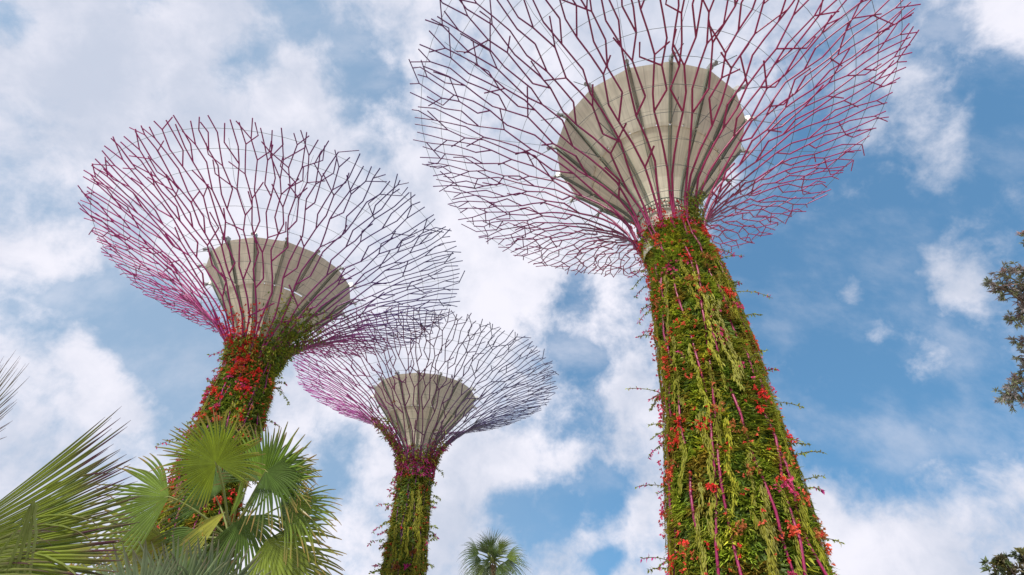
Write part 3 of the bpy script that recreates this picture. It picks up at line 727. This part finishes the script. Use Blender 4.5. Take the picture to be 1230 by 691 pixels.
# --- blue-green frond at bottom, its palm below the frame
DC = 4.2; k3 = DC/FPX
crC = at(205, 800, DC); baseC = (crC.x, crC.y, 0)
pc = empty('fan_palm', baseC, 'low blue green fan palm at the bottom edge with stiff upright leaflets', 'palm tree')
palm_trunk(pc, loc_(crC, baseC), crC.z, .13, .11)
FC_ = [((186, 738), .25, 96, -.15, (0, -.2, 1), 100, 200, .03, (.27, .36, .20), dict(split=.66, nseg=58, lvar=.10)),
 ((215, 735), .12, 85, -.2, (0, -.2, 1), 92, 200, .03, (.24, .32, .16), dict(split=.62, nseg=54, lvar=.10)),
       ((250, 742), .1, 80, -.3, (.1, -.2, 1), 98, 160, .05, (.12, .17, .09), dict(split=.6)),
       ((250, 800), .0, 10, .1, (.1, .9, .4), 110, 170, .3, BLU, {}), ((150, 800), .0, 170, .1, (.1, .9, .4), 90, 150, .3, BLU, {}),
       ((205, 830), .5, -80, .6, (.0, .8, .6), 110, 170, .3, BLU, {})]
for (hp, tw, an, at_, nm, Rp, sp, dr, cl, ex) in FC_:
    an = math.radians(an)
    frond(pc, loc_(crC, baseC), loc_(at(*hp, DC)+Tv*tw, baseC), S3(math.cos(an), math.sin(an), at_), S3(*nm), Rp*k3, math.radians(sp), ex.pop('nseg', 44), dr, cl, tip=(.20, .19, .12), petr=.012, tipthin=.6, **ex)

# --- distant palm
DD = 36; k4 = DD/FPX
crD = at(592, 674, DD); baseD = (crD.x, crD.y, 0)
pd_ = empty('fan_palm', baseD, 'small distant palm crown at the bottom, right of the middle supertree', 'palm tree')
palm_trunk(pd_, loc_(crD, baseD)-Vector((0, 0, .25)), crD.z-.25, .26, .13)
for (an, tw, hd, Rp, sp, nx, ny, nt_, dr) in [(88, .2, 17, 19, 70, .1, 0, 1, .15), (118, .3, 18, 18, 75, -.5, .2, .8, .5), (63, .2, 19, 17, 75, .5, .2, .8, .5), (146, .5, 21, 19, 80, -.3, .9, .5, .9), (32, .5, 23, 20, 80, .3, .9, .5, .9),
    (172, .4, 20, 18, 90, -.1, 1, .5, 1.1), (8, .4, 22, 19, 90, .1, 1, .5, 1.1), (75, 1.0, 9, 15, 100, 0, .4, 1, .5), (205, .6, 18, 19, 90, -.2, 1, .4, 1.0), (-28, .6, 18, 19, 90, .2, 1, .4, 1.0),
    (100, -1.0, 15, 15, 70, 0, .3, 1, .4), (135, -1.0, 15, 15, 80, -.4, .5, .8, .7), (45, -1.0, 15, 15, 80, .4, .5, .8, .7), (235, .9, 15, 18, 90, -.2, .9, .5, 1), (-60, .9, 15, 18, 90, .2, .9, .5, 1), (-100, 1.2, 12, 16, 90, 0, .9, .5, 1),
    (60, 2.0, 5, 13, 120, 0, .5, 1, .6), (130, 2.0, 5, 13, 120, 0, .5, 1, .6), (200, 2.2, 7, 14, 120, -.2, .5, 1, .8), (-20, 2.2, 7, 14, 120, .2, .5, 1, .8), (-90, 2.4, 6, 13, 120, 0, .5, 1, .8), (90, -1.6, 8, 16, 130, 0, .4, 1, .3)]:
    a_ = math.radians(an+random.uniform(-9, 9)); hd *= random.uniform(.45, 1.0); ax = S3(math.cos(a_), math.sin(a_), tw*.4)
    hub = crD+S3(math.cos(a_), math.sin(a_), tw*.5)*(hd*k4)
    frond(pd_, loc_(crD, baseD), loc_(hub, baseD), ax, S3(nx, ny, nt_), Rp*k4*random.uniform(1.3, 1.75), math.radians(sp*1.1), 20, dr, random.choice([(.085, .13, .04), (.13, .18, .035), (.07, .10, .04)]), tip=(.12, .12, .06), petr=.035, split=.35)

# ------------------------------------------------------------------ broadleaf trees at the right edge
M_TRUNK = mat('tree_bark', (.16, .12, .10), rough=.9, noise_amt=.3, noise_scale=8, bump=.4)
def leaf_tree(base, label, trunk_pts, limbs, name, leaf_l, leaf_w, palette, nper, spread, trad=.16):
    root = empty(name, base, label, 'tree'); b0 = Vector(base)
    mb = MB(); T = [Vector(p)-b0 for p in trunk_pts]; n = len(T)
    mb.tube(T, [trad*(1-.6*i/(n-1)) for i in range(n)], 10); mb.build('trunk', M_TRUNK, root, smooth=True)
    LP, LD, LC = [], [], []
    rg = np.random.default_rng(len(limbs)*7+nper)
    lb = MB()
    for (P, r0_, leafy) in limbs:
        P = [Vector(p)-b0 for p in P]; n = len(P)
        lb.tube(P, [r0_*(1-.75*i/(n-1)) for i in range(n)], 6)
        for i in range(n-1):
            if i < leafy: continue
            for j in range(nper):
                f = rg.random(); b = P[i].lerp(P[i+1], f); d = (P[i+1]-P[i]).normalized()
                # twig
                v = Vector(tuple(rg.normal(0, 1, 3))).normalized(); v = (v+d*.6).normalized(); tl = spread*rg.uniform(.3, 1)
                e = b+v*tl; lb.tube([b, b.lerp(e, .5)+Vector((0, 0, .03)), e], [r0_*.28, r0_*.2, r0_*.1], 4)
                c = palette[rg.integers(0, len(palette))]
                for q in range(13):
                    w_ = (v*.9+Vector(tuple(rg.normal(0, .75, 3)))).normalized()
                    LP.append(tuple(e-v*tl*rg.uniform(0, .35))); LD.append(tuple(w_)); LC.append(np.array(c)*rg.uniform(.7, 1.3))
    lb.build('limbs', M_TRUNK, root, smooth=True)
    LP = np.array(LP); LD = np.array(LD); n = len(LP); mb = MB()
    leaves(mb, LP, LD, np.cross(LD, rg.normal(0, 1, (n, 3))), leaf_l*rg.uniform(.7, 1.2, n), leaf_w*rg.uniform(.8, 1.2, n), np.array(LC))
    mb.build('crown', M_LEAF, root)
    return root
DE = 9.0
E = lambda x, y, t=0: at(x, y, DE)+Tv*t
tb = at(1330, 560, DE); tbase = (tb.x, tb.y, 0)
limbs = [([E(1322, 420), E(1290, 400), E(1262, 385), E(1236, 368), E(1212, 350), E(1190, 340)], .05, 1),
 ([E(1262, 385), E(1245, 362), E(1228, 342), E(1204, 328)], .03, 1),
 ([E(1310, 330), E(1275, 320), E(1248, 330), E(1226, 352)], .035, 1),
 ([E(1310, 330), E(1280, 300), E(1255, 290), E(1238, 284)], .035, 2),
 ([E(1262, 385), E(1244, 405), E(1226, 412)], .03, 1), ([E(1270, 430), E(1248, 440), E(1226, 446)], .03, 1), ([E(1245, 362), E(1232, 375), E(1216, 386)], .02, 0), ([E(1262, 345), E(1240, 330), E(1222, 322)], .02, 0),
 ([E(1300, 470), E(1270, 450), E(1248, 440), E(1233, 428)], .035, 1),
 ([E(1300, 470), E(1270, 478), E(1245, 482), E(1222, 480), E(1208, 474)], .03, 2),
 ([E(1245, 482), E(1228, 472), E(1216, 460)], .02, 1),
 ([E(1320, 360), E(1350, 330), E(1380, 320)], .05, 1), ([E(1330, 400), E(1370, 410), E(1400, 400)], .05, 1), ([E(1325, 330, .6), E(1310, 270, .4), E(1300, 230)], .05, 1)]
leaf_tree(tbase, 'leafy tree reaching in from the right edge with narrow grey green and reddish leaves', [tbase, (tb.x+.1, tb.y, 2.5), tuple(E(1330, 520)), tuple(E(1318, 400)), tuple(E(1312, 325))], limbs, 'broadleaf_tree', .088, .021,
          [(.24, .25, .22), (.28, .25, .25), (.17, .19, .10), (.28, .19, .18), (.20, .22, .12)], 21, .20)
DF = 24.0
E2 = lambda x, y, t=0: at(x, y, DF)+Tv*t
tb = at(1232, 720, DF); tbase = (tb.x, tb.y, 0)
limbs = [([E2(1236, 720), E2(1222, 695), E2(1212, 682), E2(1206, 672)], .07, 0), ([E2(1236, 720), E2(1240, 695), E2(1232, 676), E2(1226, 668)], .07, 0),
         ([E2(1236, 720), E2(1210, 705), E2(1198, 690), E2(1192, 680)], .06, 0), ([E2(1240, 720), E2(1260, 690), E2(1270, 670)], .07, 0), ([E2(1236, 720, .5), E2(1220, 700, .8), E2(1218, 688, 1)], .06, 0),
         ([E2(1240, 730), E2(1262, 720), E2(1290, 700)], .07, 0)]
leaf_tree(tbase, 'top of an olive green tree showing in the bottom right corner', [tbase, (tb.x, tb.y, tb.z*.6), tuple(E2(1236, 720))], limbs, 'broadleaf_tree', .30, .11,
          [(.10, .13, .05), (.16, .15, .05), (.08, .10, .06), (.14, .12, .07)], 9, .45, trad=.25)

# ------------------------------------------------------------------ low shrub in the bottom left corner
DS = 5.0; sb = at(28, 740, DS); sbase = (sb.x, sb.y, 0)
limbs = []
for (x, y) in [(5, 676), (25, 668), (48, 672), (64, 684), (30, 690), (80, 690), (-20, 670), (50, 700), (10, 700)]:
    limbs.append(([at(28, 800, DS), at(28+(x-28)*.5, 745, DS), at(x, y, DS)], .012, 0))
leaf_tree(sbase, 'yellow and rust leaved shrub in the bottom left corner', [sbase, (sb.x, sb.y, sb.z*.5), tuple(at(28, 800, DS))], limbs, 'shrub', .10, .035,
          [(.35, .33, .05), (.30, .14, .06), (.12, .17, .03), (.38, .25, .08)], 9, .12, trad=.04)
